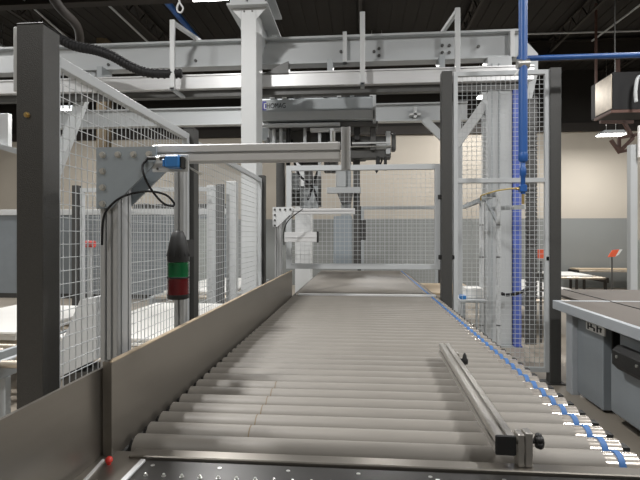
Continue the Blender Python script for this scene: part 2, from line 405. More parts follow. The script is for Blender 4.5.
# ------------------------------------------------------------------ sensor stands
def sensor_stand(D, label, x_end, near):
    xg, yg = at(95, 1.63)[0], D
    t = thing('sensor_stand', (-.84, D + .05, 0), label, 'stand')
    xg = -.890 if near else -.905
    y0 = D
    zt = zz(147, 1.60); 
    c = MB(); sp = slot_profile(.040, .10, 1, 2, .009, .007)
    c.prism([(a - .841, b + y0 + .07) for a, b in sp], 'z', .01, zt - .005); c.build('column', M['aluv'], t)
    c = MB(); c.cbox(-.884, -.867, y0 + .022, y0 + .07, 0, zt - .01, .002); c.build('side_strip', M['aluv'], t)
    c = MB(); c.box(-.925, -.78, y0 + .02, y0 + .11, 0, .008); c.build('foot_plate', M['gusset'], t)
    for nm, yy, dx in (('gusset_plate', y0 + .008, 0), ('gusset_plate', y0 + .122, .0)):
        g = MB(); poly = [(xg, zt), (xg + .209, zt), (xg + .207, zt - .045), (xg + .200, zt - .063), (xg + .05, zt - .205), (xg, zt - .207)]
        g.prism([(a + dx, b) for a, b in poly], 'y', yy, yy + .010); go = g.build(nm, M['gusset' if near else 'white'], t)
        if yy < y0 + .05:
            spots = [(xg + .024 + .054 * i, zt - .026) for i in range(4)] + [(xg + .024, zt - .026 - .055 * i) for i in range(1, 4)]
            for i, (bx, bz) in enumerate(spots):
                b = MB(); b.cyl((bx, yy - .003, bz), (bx, yy, bz), .011, 16); b.cyl((bx, yy - .012, bz), (bx, yy - .003, bz), .0085, 6)
                b.build('bolt', M['bolt' if near else 'dark'], go)
    be = MB(); sp = slot_profile(.06, .058, 1, 1, .008, .008)
    z0 = zz(161.0, 1.605) if near else zz(213.5, D); z1 = z0 + .052
    yb = y0 + .052
    spb = [(b + yb, a + (z0 + z1) / 2) for b, a in slot_profile(.052, .058, 1, 1, .009, .014)]
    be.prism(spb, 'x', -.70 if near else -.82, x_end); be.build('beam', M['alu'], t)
    return t, y0, yb, z0, z1
t, y0, yb, z0, z1 = sensor_stand(1.53, 'near aluminium sensor stand with triangular grey plate and long arm over the rollers', xY(341, 1.64), True)
yf = yb - .033
x0, x1 = xY(153, yf), xY(189, yf); D_ = DY(170, yf)
m = MB(); m.cbox(x0, x1, yf - .006, yf, zz(172, D_), zz(155, D_), .001)
mp = m.build('mounting_plate', M['white'], t)
for px, py in ((158, 169), (186, 161), (186, 168)):
    b = MB(); q = P(px, py, D_); b.cyl((q.x, yf - .009, q.z), (q.x, yf - .006, q.z), .004, 8); b.build('screw', M['dark'], mp)
m = MB(); m.cbox(xY(168, yf - .02), xY(182, yf - .02), yf - .05, yf - .007, zz(169.5, D_), zz(157.5, D_), .004); m.cbox(xY(166, yf - .02), xY(168, yf), yf - .04, yf - .01, zz(168, D_), zz(161, D_), .002)
s = m.build('sensor', M['blues'], t); s['label'] = 'blue sensor block'
m = MB(); m.cbox(xY(181.5, yf - .02), xY(184.5, yf - .02), yf - .04, yf - .007, zz(170, D_), zz(158, D_), .003); m.build('sensor_lens', M['black'], s)
m = MB(); zc = zz(159.5, D_); m.cyl((xY(147, yf - .03), yf - .028, zc), (xY(157, yf - .03), yf - .028, zc), .006, 10); m.cyl((xY(160, yf - .03), yf - .028, zc), (xY(167, yf - .03), yf - .028, zc), .008, 10); m.build('connector', M['black'], s)
m = MB(); m.cyl((xY(156.5, yf - .03), yf - .028, zc), (xY(160.5, yf - .03), yf - .028, zc), .007, 10); m.build('connector_ring', M['bolt'], s)
def curve(pts, n=6):
    pts = [Vector(p) for p in pts]; out = []
    for i in range(len(pts) - 1):
        p0, p1, p2, p3 = pts[max(i - 1, 0)], pts[i], pts[i + 1], pts[min(i + 2, len(pts) - 1)]
        for k in range(n):
            t_ = k / n; out.append(.5 * ((2 * p1) + (-p0 + p2) * t_ + (2 * p0 - 5 * p1 + 4 * p2 - p3) * t_ ** 2 + (-p0 + 3 * p1 - 3 * p2 + p3) * t_ ** 3))
    return out + [pts[-1]]
m = MB(); m.tube(curve([P(147, 159.5, 1.59), P(142.5, 166, 1.58), P(145, 178, 1.57), P(153, 192, 1.62), P(163, 203, 1.68), P(172, 206, 1.72), P(174, 203, 1.73), P(166, 195, 1.70), P(152, 191.5, 1.66), P(137, 192.5, 1.60), P(120, 198, 1.585), P(107, 210, 1.585), P(103, 222, 1.59), P(102, 245, 1.60)]), .0040, 8)
m.build('sensor_cable', M['cable'], t)
m = MB(); m.bar(P(187, 166, 1.61), P(202, 175, 1.60), .006, .006); m.build('sensor_rod', M['bolt'], t)
# upright clamp at the arm's free end
m = MB(); De = 1.60
yy = yb - .02
m.prism([(a + xY(346, yy) , b + yy - .012) for a, b in slot_profile(.030, .024, 1, 1, .008, .006)], 'z', zz(172, De), zz(131, De)); m.build('end_upright', M['aluv'], t)
m = MB(); m.cyl((xY(333.5, yb), yb, z1), (xY(333.5, yb), yb, zz(134, 1.63)), .006, 10); m.cbox(xY(329, yb), xY(338, yb), yb - .02, yb + .02, z1, z1 + .006, .001); m.build('end_pin', M['bolt'], t)
m = MB(); m.cbox(xY(341.2, yy), xY(342.8, yy), yb - .03, yb + .03, z0 - .004, z1 + .004, .001); m.build('end_cap', M['black'], t)

t2, y02, yb2, z02, z12 = sensor_stand(4.86, 'far aluminium sensor stand with dotted triangular plate in front of the mesh gate', xY(355, 4.98), False)
m = MB(); m.cbox(-.80, xY(317, 4.95), 4.93, 4.98, zz(242, 4.95), zz(232, 4.95), .002); m.box(-.80, xY(317, 4.95), 4.926, 4.93, zz(237.6, 4.95), zz(236.6, 4.95)); m.build('lower_beam', M['alu'], t2)
m = MB(); m.cbox(xY(317, 4.95), xY(318.6, 4.95), 4.925, 4.985, zz(242.6, 4.95), zz(231.4, 4.95), .002); m.build('end_cap', M['black'], t2)
m = MB(); m.tube(curve([P(303, 209, 4.86), P(296, 214, 4.84), P(288, 221, 4.84), P(284, 231, 4.85), P(284, 245, 4.86)]), .006, 6); m.build('sensor_cable', M['cable'], t2)

# separate post with signal tower
xp = xY(181, 2.18)
t = thing('aluminium_post', (xp, 2.18, 0), 'slim aluminium post behind the signal tower, left of the second charcoal post', 'post')
m = MB(); m.prism([(a + xp - .004, b + 2.19) for a, b in slot_profile(.050, .05, 1, 1, .010, .009)], 'z', .01, zz(161, 2.15)); m.build('profile', M['aluv'], t)
m = MB(); m.box(xp - .06, xp + .03, 2.13, 2.25, 0, .01); m.build('foot_plate', M['gusset'], t)
cx, cy = at(178.2, 2.06); Dt = 2.06
t = thing('signal_tower', (cx, cy, zz(299, Dt)), 'hanging signal tower lamp with black cone, green and red lenses', 'signal lamp')
rr = .0465
prof = [(.018, zz(231, Dt)), (.024, zz(232.5, Dt)), (.033, zz(238, Dt)), (.042, zz(247, Dt)), (rr, zz(254, Dt)), (rr, zz(261.5, Dt))]
m = MB(); m.lathe(prof[::-1], (cx, cy), 28)
for k in range(12):
    q = 2 * PI * k / 12; m.bar((cx + .030 * math.cos(q), cy + .030 * math.sin(q), zz(237, Dt)), (cx + (rr + .001) * math.cos(q), cy + (rr + .001) * math.sin(q), zz(256, Dt)), .003, .004)
m.build('cone_cap', M['black'], t)
def lens(nm, ya, yb_, mt):
    m = MB(); za, zb = zz(yb_, Dt), zz(ya, Dt); pr = [(rr - .001, za)]
    for k in range(9):
        q = za + (zb - za) * (k + .5) / 9; pr.append((rr - .002 + .0008 * (k % 2), q))
    pr.append((rr - .001, zb)); m.lathe(pr, (cx, cy), 32); return m.build(nm, M[mt], t)
lens('green_lens', 262, 276.5, 'green'); lens('red_lens', 278, 294, 'red')
m = MB(); m.lathe([(rr, zz(278, Dt)), (rr + .001, zz(277.6, Dt)), (rr + .001, zz(276.9, Dt)), (rr, zz(276.5, Dt))], (cx, cy), 28); m.build('joint_ring', M['black'], t)
m = MB(); m.lathe([(rr - .010, zz(299, Dt)), (rr - .001, zz(298, Dt)), (rr, zz(294, Dt))], (cx, cy), 28); m.build('end_cap', M['black'], t)
m = MB(); m.box(cx - .012, cx + .012, cy + .03, 2.164, zz(258, Dt), zz(240, Dt)); m.build('mounting_arm', M['black'], t)

# ------------------------------------------------------------------ gate over the conveyor and tall fence on the right
t = thing('mesh_gate', (0, 5.3, 1.25), 'pale framed wire mesh gate hanging across the conveyor', 'gate')
panel(t, xY(286.5, 5.3), xY(440, 5.3), zz(269, 5.28), zz(165, 5.28), 5.3, 'x', .058, .05, .05, 'fence', None, .0036, name='gate_frame')
t = thing('safety_fence', (1.5, 5.2, 0), 'tall mesh fence between two charcoal posts, right of the conveyor', 'fence')
for xa in (xY(441.5, 5.2), xY(549.5, 5.2)):
    w_ = .112; D = DY(446, 5.2); hz = zz(71, 5.1) if xa > 1.5 else zz(72, 5.12)
    m = MB(); m.cbox(xa, xa + w_, 5.18, 5.18 + w_, .012, hz, .003); m.box(xa - (.003 if xa < 1.5 else .03), xa + w_ + .04, 5.15, 5.33, 0, .012)
    po = m.build('post', M['charcoal'], t)
    for zc in ((1.98, 1.33) if xa < 1.5 else (1.32,)):
        h = MB(); h.cbox(xa - .035 if zc != 1.33 else xa + w_, xa if zc != 1.33 else xa + w_ + .03, 5.20, 5.23, zc - .025, zc + .025, .004); h.build('clamp', M['black'], po)
        if zc == 1.33: h = MB(); h.cbox(xa - .03, xa, 5.20, 5.23, zc - .025, zc + .025, .004); h.build('clamp', M['black'], po)
xa, xb = xY(453, 5.22), xY(549, 5.22)
panel(t, xa, xb, .12, zz(72, 5.1), 5.22, 'x', .048, .04, .05, 'fence', zz(180.5, 5.08), .0042)

# ------------------------------------------------------------------ gantry
G = thing('storage_gantry', (0, 7, 0), 'large pale grey overhead gantry on tall columns, spanning the hall above the conveyor', 'gantry')
def ibeam(nm, x0, x1, yc, z0, z1, fl=.19, tf=.022, tw=.014, m='fence'):
    g = MB(); g.box(x0, x1, yc - fl / 2, yc + fl / 2, z0, z0 + tf); g.box(x0, x1, yc - fl / 2, yc + fl / 2, z1 - tf, z1); g.box(x0, x1, yc - tw / 2, yc + tw / 2, z0 + tf, z1 - tf)
    return g.build(nm, M[m], G)
BY = 7.05; XR = xY(520, BY)
zb0, zb1 = zz(64, 7.0), zz(36, 7.0)
zb1 = 1.56 + (236 - 41) / F * DY(250, BY); zb0 = 1.56 + (236 - 67.5) / F * DY(250, BY)
ib = ibeam('front_beam', -8, XR, BY, zb0, zb1, .2, .03)
# stiffeners and bolt groups on the web
for px in (345, 510): MB().box(xY(px, BY) - .03, xY(px, BY) + .03, BY - .12, BY - .007, zb0 + .0, zb1 + (.04 if px == 345 else -.03)).build('stiffener', M['white'], ib)
for px, py in ((341, 52), (374, 52), (379, 49), (379, 56), (442, 46), (449, 46), (442, 53), (449, 53), (196, 61), (109, 65), (478, 47)):
    b = MB(); q = P(px, py, DY(px, BY)); b.cyl((q.x, BY - .03, q.z), (q.x, BY - .007, q.z), .022, 10); b.build('bolt', M['dark'], ib)
# lower running rail
ry = BY - .22; D = DY(250, ry)
rz1 = 1.56 + (236 - 76) / F * D; rz0 = 1.56 + (236 - 88.5) / F * D
r = MB(); r.cbox(-8, XR + .1, ry - .06, ry + .04, rz0, rz1, .006); r.box(-8, XR + .1, ry - .075, ry + .06, rz1, rz1 + .02); ra = r.build('running_rail', M['alu'], G)
r = MB(); r.box(-8, XR + .05, ry + .04, ry + .16, rz0 - .09, rz0 + .02); r.build('rail_support', M['dark'], G)
for px in (330, 442, 30, 100): 
    h = MB(); q = xY(px, ry); h.box(q - .04, q + .04, ry - .02, BY + .05, rz1, zb0); h.build('rail_hanger', M['grey'], G)
ibr = ibeam('rear_beam', -8, XR + .05, 10.7, zb0, zb1, .2, .03)
b = MB(); x_ = xY(415, 10.6); b.box(x_ - .03, x_ + .03, 10.5, 10.68, zb0 + .05, zb0 + .28); b.box(x_ - .12, x_ + .12, 10.5, 10.68, zb0 + .10, zb0 + .14); b.build('bracket', M['white'], ibr)
# columns
def column(nm, x0, x1, y0, y1, z1, m='white'):
    g = MB(); g.cbox(x0, x1, y0, y1, .02, z1, .006); g.box(x0 - .005, x1 + .005, y0 - .08, y1 + .08, 0, .02)
    return g.build(nm, M[m], G)
CY = 6.28
cx0, cx1 = xY(241, CY), xY(256.3, CY)
zc = zz(8, DY(248, CY))
co = column('column', cx0, cx1, CY, CY + .40, zc)
g = MB()
g.prism([(cx0 - .14, zc), (cx0 - .0, zc - .15), (cx0, zc)], 'y', CY, CY + .012); g.prism([(cx1, zc), (cx1, zc - .15), (cx1 + .14, zc)], 'y', CY, CY + .012)
g.build('corner_gusset', M['white'], co)
for dx in (.045, .155):
    b = MB(); b.cyl((cx0 + dx, CY - .012, zc - .045), (cx0 + dx, CY, zc - .045), .012, 8); b.build('bolt', M['dark'], co)
g = MB(); g.box(cx0 - .17, cx1 + .17, CY - .1, 7.35, zc, zc + .03); g.box((cx0 + cx1) / 2 - .012, (cx0 + cx1) / 2 + .012, CY - .08, 7.35, zc + .03, zc + .32); g.box(cx0 - .17, cx1 + .17, CY - .1, 7.35, zc + .32, zc + .35)
g.box(cx0 - .13, cx1 + .13, CY - .08, CY - .06, zc + .03, zc + .32)
g.build('cross_beam', M['fence'], G)
g = MB(); g.prism([(CY + .4, zc), (7.3, zc), (7.3, zc - .12), (6.9, zc - .28), (CY + .4, zc - .6)], 'x', cx1 - .05, cx1 - .02); g.build('side_plate', M['fence'], co)
for nm, pa, D in (('column', 487.5, 6.85),):
    y_ = BY - .14; x0, x1 = xY(487.5, y_), xY(512, y_)
    cr = column('column', x0, x1, y_, y_ + .30, zb0, 'fence')
    g = MB(); g.cbox(x0 + .05, x0 + .07, y_ - .015, y_, .1, zb0 - .1, .002); g.cbox(x0 + .15, x0 + .17, y_ - .015, y_, .1, zb0 - .1, .002); g.build('cable_channel', M['grey'], cr)
    g = MB(); g.bar((x0, y_ + .15, zz(104, 6.85)), (*at(455, 7.0), zz(146, 7.0)), .10, .13); g.build('diagonal_brace', M['white'], cr)
    g = MB(); g.bar((*at(459, 7.0), zz(140, 7.0)), (*at(459, 7.0), .02), .07, .10); g.build('brace_post', M['fence'], cr)
xr0 = x1 + .01; xr1 = xY(521.5, BY - .16)
b = MB(); b.cbox(xr0, xr1, BY - .16, BY - .08, .02, zz(78, 6.8), .004)
b.box(xr0, xr1, BY - .2, BY - .04, 0, .02)
tag(b.build('rack_upright', M['bluepost']), 'tall blue painted upright behind the mesh of the tall fence', 'upright')
column('column', xY(295, 10.5), xY(311, 10.5), 10.5, 10.85, zb0)
column('column', XR - .45, XR - .1, 10.55, 10.85, zb0, 'fence')
for px in (31,):
    x_ = xY(px, 7.0); cl = column('column', x_ - .16, x_ + .16, 6.92, 7.2, zb0, 'fence')
    g = MB(); g.bar((x_ + .1, 7.05, 1.9), (xY(93, 7.05), 7.05, zb0), .10, .16); g.build('diagonal_brace', M['fence'], cl)
g = MB(); g.cbox(xY(1, 10.5), xY(9.5, 10.5), 10.45, 10.58, zz(146, 11), zz(112, 11), .004); g.build('knee_bracket', M['white'], G)
g = MB(); g.bar((xY(-12, 10.4), 10.4, zz(144, 11.2)), (xY(30, 10.4), 10.4, zz(155, 11)), .1, .12); g.build('cross_brace', M['fence'], G)
g = MB(); g.bar((xY(424, 10.5), 10.5, zb0), (xY(447, 10.5), 10.5, zz(143, 10.4)), .08, .16); g.build('knee_brace', M['fence'], G)
# end plate on right and hoses
g = MB(); xe = XR; g.prism([(xe + .01, zb0 - .62), (xe + .12, zb0 - .60), (xe + .20, zb0 - .25), (xe + .20, zb0 + .02), (xe + .06, zb0 + .18), (xe + .01, zb0 + .18)], 'y', BY - .14, BY - .12); g.build('end_plate', M['fence'], G)
# lightweight hanger frames on top of the gantry
def hook(px, ytop, ybot, dpx, dpy, label):
    D = 6.55; y_ = at(px, D)[1]; x_ = at(px, D)[0]
    t = MB(); t.cbox(x_ - .035, x_ + .035, y_ - .02, y_ + .02, zz(ybot, D), zz(ytop, D), .004)
    o = t.build('hanger_upright', M['white'], G)
    t = MB(); t.bar((x_, y_ + .02, zz(ytop + 2, D)), (x_ + dpx, BY + .02, zb1 + .035), .05, .05); t.build('hanger_arm', M['white'], o)
    t = MB(); t.box(x_ - .03, x_ + .03, y_ - .02, ry - .075, zz(ybot, D), zz(ybot, D) + .03); t.build('hanger_foot', M['grey'], o)
hook(172.5, 20, 90, .14, 0, ''); hook(362.5, 12, 85, .0, 0, ''); hook(457.5, 8, 75, -.14, 0, '')
# black flexible hose lying over the front beam on the left
hp = curve([P(58, 38, 6.4), P(75, 46, 6.4), P(95, 50, 6.4), P(112, 56, 6.45), P(130, 66, 6.5), P(150, 73, 6.55), P(182, 73.5, 6.6)])
hm = MB(); hm.tube(hp, .058, 10)
L_ = 0
for a, b in zip(hp, hp[1:]):
    d = (b - a); n_ = max(1, int(d.length / .06))
    for q in range(n_):
        c_ = a + d * ((q + .5) / n_); hm.cyl(c_ - d.normalized() * .012, c_ + d.normalized() * .012, .068, 10)
tag(hm.build('ribbed_hose', M['cable']), 'thick black hose draped over the gantry beam at upper left', 'hose')
b = MB(); b.prism([(xY(263, 6.7), zz(73, 6.8)), (xY(288, 6.7), zz(73, 6.8)), (xY(288, 6.7), zz(61, 6.8)), (xY(280, 6.7), zz(64, 6.8)), (xY(270, 6.7), zz(70, 6.8))], 'y', 6.74, 6.9)
b.build('wedge_bracket', M['dark'], G)['label'] = 'dark wedge lying on the rail beside the column'

# trolley with lettering
T = thing('gantry_trolley', (-.6, 7.7, 3.4), 'grey lettered trolley beam hanging under the gantry rails', 'trolley')
ty = 7.65; x0, x1 = xY(261, ty), xY(375, ty); D = DY(300, ty)
tz0, tz1 = zz(121, D), zz(98, D)
b = MB(); b.cbox(x0, x1, ty, ty + .30, tz0, tz1, .02); b.build('beam', M['grey'], T)
b = MB(); b.box(x0 + .02, x1 - .01, ty - .03, ty, tz0 + .01, tz0 + .15); b.build('lower_rail', M['fence'], T)
b = MB(); b.box(x0, x1 - .3, ty + .05, ty + .25, tz1, tz1 + .14); b.build('carriage', M['dark'], T)
for px, m in ((272, 'white'), (284, 'bolt'), (296, 'dark'), (325, 'dark'), (339, 'white'), (352, 'grey'), (372, 'white')):
    q = xY(px, ty); b = MB(); b.cbox(q - .035, q + .035, ty - .01, ty + .1, tz1 + .0, tz1 + .02 + .16 * random.random(), .004); b.build('fitting', M[m], T)
b = MB(); q = xY(374, ty); b.cbox(q - .02, q + .03, ty - .03, ty + .35, tz0 - .05, tz1 + .2, .004); b.build('end_plate', M['fence'], T)
b = MB(); b.cbox(x0, x1, ty + .30, ty + .55, tz0 + .1, tz1 + .3, .01); b.build('rear_housing', M['dark'], T)
b = MB(); b.box(xY(262, ty), xY(266.4, ty), ty - .004, ty, zz(109.6, D), zz(100.5, D)); bd = b.build('badge', M['navy'], T)
b = MB(); b.box(xY(264, ty), xY(265, ty), ty - .008, ty - .004, zz(108, D), zz(102.5, D)); b.box(xY(264, ty), xY(266.5, ty), ty - .008, ty - .004, zz(108.3, D), zz(107.5, D)); b.box(xY(264, ty), xY(266.5, ty), ty - .008, ty - .004, zz(103.2, D), zz(102.4, D)); b.build('badge_mark', M['paper'], bd)
text_mesh('lettering', 'HOMAG', .115, Vector((xY(266.6, ty), ty - .006, zz(107.6, D))), Matrix.Rotation(R(90), 3, 'X'), M['black'], T, .003, xY(285.5, ty) - xY(266.8, ty))

# gripper below the trolley
Gp = thing('suction_gripper', (-.1, 8.0, 2.6), 'dark suction gripper with rods and hoses hanging from the trolley', 'gripper')
gy = 7.95
def gb(nm, px0, px1, py0, py1, m, y=gy, d=.2, c=.008):
    D = DY((px0 + px1) / 2, y); b = MB(); b.cbox(xY(px0, y), xY(px1, y), y, y + d, zz(py1, D), zz(py0, D), c); return b.build(nm, M[m], Gp)
gb('mounting_head', 268, 378, 122, 127, 'dark', 7.72, .5)
gb('drive_block', 290, 345, 126, 146, 'dark', 8.0, .4)
gb('drive_block', 262, 288, 127, 140, 'grey', 8.0, .3)
gb('bearing_housing', 352, 390, 136, 146, 'dark', 7.9, .25)
gb('rail_plate', 350, 391, 149, 158, 'dark', 7.9, .25)
gb('end_bracket', 386, 390.5, 131, 154, 'fence', 7.85, .3)
gb('white_link', 374, 386, 144, 149, 'white', 7.85, .1)
gb('link_arm', 370, 376, 123, 150, 'dark', 7.82, .06)
gb('mast', 341, 351, 158, 262, 'grey', 8.1, .16)
gb('mast_guide', 353, 360, 150, 264, 'dark', 8.1, .18)
gb('mast_cover', 333.5, 352, 216, 264, 'gusset', 8.05, .2)
gb('mast_clamp', 336, 346, 166, 187, 'fence', 8.0, .09)
gb('cross_bar', 327, 361, 187, 193, 'fence', 7.85, .14)
gb('hose_drop', 326, 330, 128, 168, 'black', 7.9, .05)
gb('side_mast', 276, 284, 160, 209, 'dark', 8.0, .16)
gb('side_mast', 300, 318, 186, 209, 'grey', 8.1, .2)
gb('valve_block', 304, 312, 170, 186, 'dark', 8.0, .2)
gb('valve_block', 313, 321, 176, 207, 'dark', 8.12, .1)
gb('valve_block', 291, 299, 173, 190, 'grey', 8.0, .15)
gb('valve_block', 356, 366, 220, 240, 'dark', 8.3, .15)
gb('valve_block', 268, 288, 141, 160, 'dark', 8.2, .2)
gb('valve_block', 288, 300, 176, 206, 'dark', 8.25, .15)
gb('motor', 346, 366, 136, 160, 'black', 8.15, .2)
gb('link_arm', 286, 290, 126, 172, 'black', 7.75, .05)
gb('link_arm', 318, 321, 130, 176, 'fence', 7.75, .05)
gb('bracket', 392, 396, 133, 150, 'dark', 7.9, .2)
gb('rod', 352, 391, 142, 143.5, 'white', 7.75, .03, .002)
gb('cross_plate', 296, 330, 152, 155, 'fence', 7.8, .1)
gb('white_tray', 310, 345, 127.5, 131, 'white', 7.68, .12)
gb('rod_guide', 268, 274, 128, 158, 'fence', 7.9, .06)
gb('rod_guide', 330, 334, 128, 146, 'fence', 7.6, .06)
gb('motor', 300, 318, 148, 164, 'black', 8.1, .2)
gb('motor', 324, 338, 150, 172, 'dark', 8.1, .2)
gb('cross_plate', 350, 392, 145.5, 147, 'bolt', 7.8, .2)
gb('cross_plate', 262, 340, 123, 126, 'fence', 7.6, .1)
gb('drag_chain', 354, 360, 123, 140, 'black', 7.8, .1)
gb('drag_chain', 384, 387, 156, 170, 'black', 7.9, .08)
gb('drag_chain', 376, 380, 156, 168, 'black', 7.9, .08)
b = MB(); D = DY(345, gy); b.prism([(xY(337, gy), zz(193, D)), (xY(353, gy), zz(193, D)), (xY(351, gy), zz(203, D)), (xY(341, gy), zz(203, D))], 'y', gy - .08, gy + .1); b.build('suction_head', M['dark'], Gp)
for pts, r in (([(292, 140, 8), (294, 160, 7.9), (300, 176, 7.9), (312, 186, 7.95), (319, 205, 8)], .02), ([(268, 138, 8), (272, 150, 7.9), (290, 155, 7.85), (305, 168, 7.9)], .018), ([(330, 140, 7.9), (322, 158, 7.85), (316, 176, 7.9), (308, 200, 7.95)], .02), ([(383, 157, 8.), (380, 165, 8.), (376, 172, 8.), (380, 150, 8.)], .015)):
    b = MB(); b.tube(curve([P(*p) for p in pts]), r, 8); b.build('air_hose', M['cable'], Gp)
for px in (274, 281, 288, 305, 333):
    q = xY(px, 7.8); b = MB(); b.cyl((q, 7.8, zz(150, 7.8)), (q, 7.8, zz(126, 7.8)), .03, 10); b.build('air_cylinder', M['fence'], Gp)

# far fence behind the gate
t = thing('safety_fence', (1.0, 9.6, 0), 'low grey mesh fence seen through the right half of the gate', 'fence')
x0, x1 = xY(361, 9.6), xY(438, 9.6)
panel(t, x0, x1, .1, zz(206.5, 9.55), 9.6, 'x', .06, .05, .06, 'grey', None, .004)
for xa in (x0 - .07, x1): MB().cbox(xa, xa + .07, 9.57, 9.64, 0, zz(206, 9.55), .003).build('post', M['charcoal'], t)

# ------------------------------------------------------------------ blue compressed air pipe
t = thing('air_pipe', (*at(523, 4.6), 2.0), 'blue compressed air pipe dropping in front of the tall mesh fence', 'pipe')
D = 4.62; bx, by = at(523, D)
m = MB(); m.cyl((bx, by, zz(158, D)), (bx, by, 6.5), .041, 20); m.build('drop_pipe', M['bluepipe'], t)
m = MB(); hx = 9; m.cyl((bx + .03, by + .12, zz(54, D)), (hx, by + .12, zz(54, D)), .026, 16); m.tube(curve([(bx + .05, by + .12, zz(54, D)), (bx + .0, by + .11, zz(54, D)), (bx, by + .05, zz(54, D)), (bx, by, zz(54, D))]), .026, 12); m.build('branch_pipe', M['bluepipe'], t)
m = MB(); m.lathe([(.032, zz(162, D)), (.044, zz(160, D)), (.044, zz(154, D)), (.041, zz(153, D))], (bx, by), 20); m.lathe([(.022, zz(194, D)), (.022, zz(176, D)), (.030, zz(175, D)), (.030, zz(168, D)), (.022, zz(167, D)), (.022, zz(160, D))], (bx, by), 16)
m.cbox(bx - .035, bx + .03, by - .03, by + .03, zz(192, D), zz(185, D), .004); m.build('valve', M['bluepipe'], t)
m = MB(); m.cyl((bx, by, zz(204, D)), (bx, by, zz(194, D)), .014, 10); m.cyl((bx - .07, by, zz(188.5, D)), (bx - .035, by, zz(188.5, D)), .015, 10); m.build('brass_fitting', M['brass'], t)
m = MB(); m.bar(P(514, 76, D), P(523, 64, D), .012, .012); m.cyl((bx - .055, by, zz(64, D)), (bx + .055, by, zz(64, D)), .047, 18); m.build('pipe_clamp', M['bolt'], t)
m = MB(); m.tube(curve([P(516, 188.5, D), P(508, 189, 4.7), P(496, 191, 4.8), P(486, 194, 4.9), P(481, 196, 5.0), P(481, 200, 5.05)]), .008, 8); m.build('yellow_hose', M['yellow'], t)
# cable track by the pipe
D = 6.85; x0, x1 = at(526, D)[0], at(536.5, D)[0]; y_ = at(530, D)[1]
m = MB(); z = zz(298, D); k = 0
m.box(x0 - .002, x0 + .012, y_ - .035, y_ + .035, 0, z)
while z < zz(98, D): m.cbox(x0, x1, y_ - .03, y_ + .03, z, z + .05, .004); z += .062
m.box(x0 + .01, x1 - .01, y_ - .02, y_ + .02, 0, zz(98, D))
tag(m.build('cable_track', M['dark']), 'dark ribbed cable track standing beside the blue upright', 'cable track')
tag(MB().tube(curve([(*at(531, D), zz(98, D)), (*at(531, D - .1), zz(88, D)), (*at(527, D - .1), zz(78, D)), (*at(522, D - .12), zz(72, D))]), .03, 8).build('hose', M['cable']), 'black hose curling above the dark cable track', 'hose')
tag(MB().tube(curve([P(501.5, 293.5, 5.5), P(507, 295, 5.5), P(517, 293.5, 5.5), P(525, 290, 5.6), P(530, 285, 5.8), P(531, 270, 6.2)]), .02, 8).build('hose', M['cable']), 'black hose with slack loop crossing the blue upright low down', 'hose')
# inner light frame behind the tall fence
t = thing('light_frame', (1.5, 5.6, 0), 'slim grey tube frame with sloping top behind the tall fence mesh', 'frame')
for px, top, D in ((498.5, 190, 5.5), (481.5, 203, 6.1)):
    q = at(px, D); m = MB(); m.cyl((*q, 0), (*q, zz(top, D)), .028, 12); po = m.build('leg', M['white'], t)
    for py in (225, 257, 325): m = MB(); m.cyl((*q, zz(py, D) - .006), (*q, zz(py, D) + .006), .031, 12); m.build('joint_ring', M['dark'], po)
m = MB(); m.bar(P(498, 193, 5.5), P(464, 207, 6.5), .05, .05); m.bar(P(485, 199, 5.95), P(497, 222, 5.52), .03, .03); m.build('sloping_rail', M['grey'], t)
m = MB(); m.bar((*at(487, 5.9), zz(208.5, 5.8)), (*at(525, 5.6), zz(207, 5.6)), .05, .05); m.build('cross_rail', M['fence'], t)

# ------------------------------------------------------------------ tables with boards
def roller_table(x0, x1, y0, y1, z, label, n=None, boards=(), m='grey', group='low roller tables'):
    t = thing('roller_table', ((x0 + x1) / 2, (y0 + y1) / 2, 0), label, 'table', None)
    f = MB()
    f.cbox(x0, x0 + .05, y0, y1, z - .14, z - .01, .003); f.cbox(x1 - .05, x1, y0, y1, z - .14, z - .01, .003)
    f.build('frame', M[m], t)
    for a in (x0, x1 - .06):
        for b in (y0 + .1, y1 - .16):
            MB().cbox(a, a + .06, b, b + .06, 0, z - .14, .003).build('leg', M[m], t)
    n = n or max(3, int((y1 - y0) / .16))
    p = None
    for i in range(n):
        y = y0 + (y1 - y0) * (i + .5) / n
        if p is None:
            p = MB().cyl((x0 + .05, 0, z - .03), (x1 - .05, 0, z - .03), .03, 12).build('roller', M['galv']); p.parent = t; p.location = (-t.location.x, y - t.location.y, 0)
        else:
            q = p.copy(); COL.objects.link(q); q.parent = t; q.location = (-t.location.x, y - t.location.y, 0)
    return t
def board_stack(x0, x1, y0, y1, z, n, label_fn, th=.022, m='board'):
    for i in range(n):
        j = random.uniform(-.02, .02)
        b = MB().cbox(x0 + j, x1 + j, y0 - j, y1 - j, z + i * th + .0005, z + (i + 1) * th, .002)
        tag(b.build('board', M[m]), label_fn(i), 'board', 'boards lying on the roller tables')
ORD = ['lowest', 'second', 'third', 'fourth', 'topmost']
def lab(where, n):
    return lambda i: ('topmost' if i == n - 1 else ORD[i]) + ' white board ' + where if n > 1 else 'single white board ' + where
roller_table(-2.75, -1.45, 3.3, 6.1, .62, 'low roller table just behind the near left fence, stacked with white boards')
board_stack(-2.65, -1.55, 3.9, 6.0, .622, 3, lab('of the stack just behind the near left fence', 3))
roller_table(-4.75, -3.15, 3.1, 6.3, .55, 'low roller table at far left, seen left of the nearest charcoal post')
board_stack(-4.6, -3.3, 4.3, 6.0, .552, 4, lab('of the stack left of the nearest charcoal post', 4))
roller_table(-6.7, -5.1, 4.2, 6.7, .5, 'low roller table at the left picture edge behind the other tables')
board_stack(-6.5, -5.3, 4.6, 6.5, .502, 2, lab('of the low pile at the left picture edge', 2))
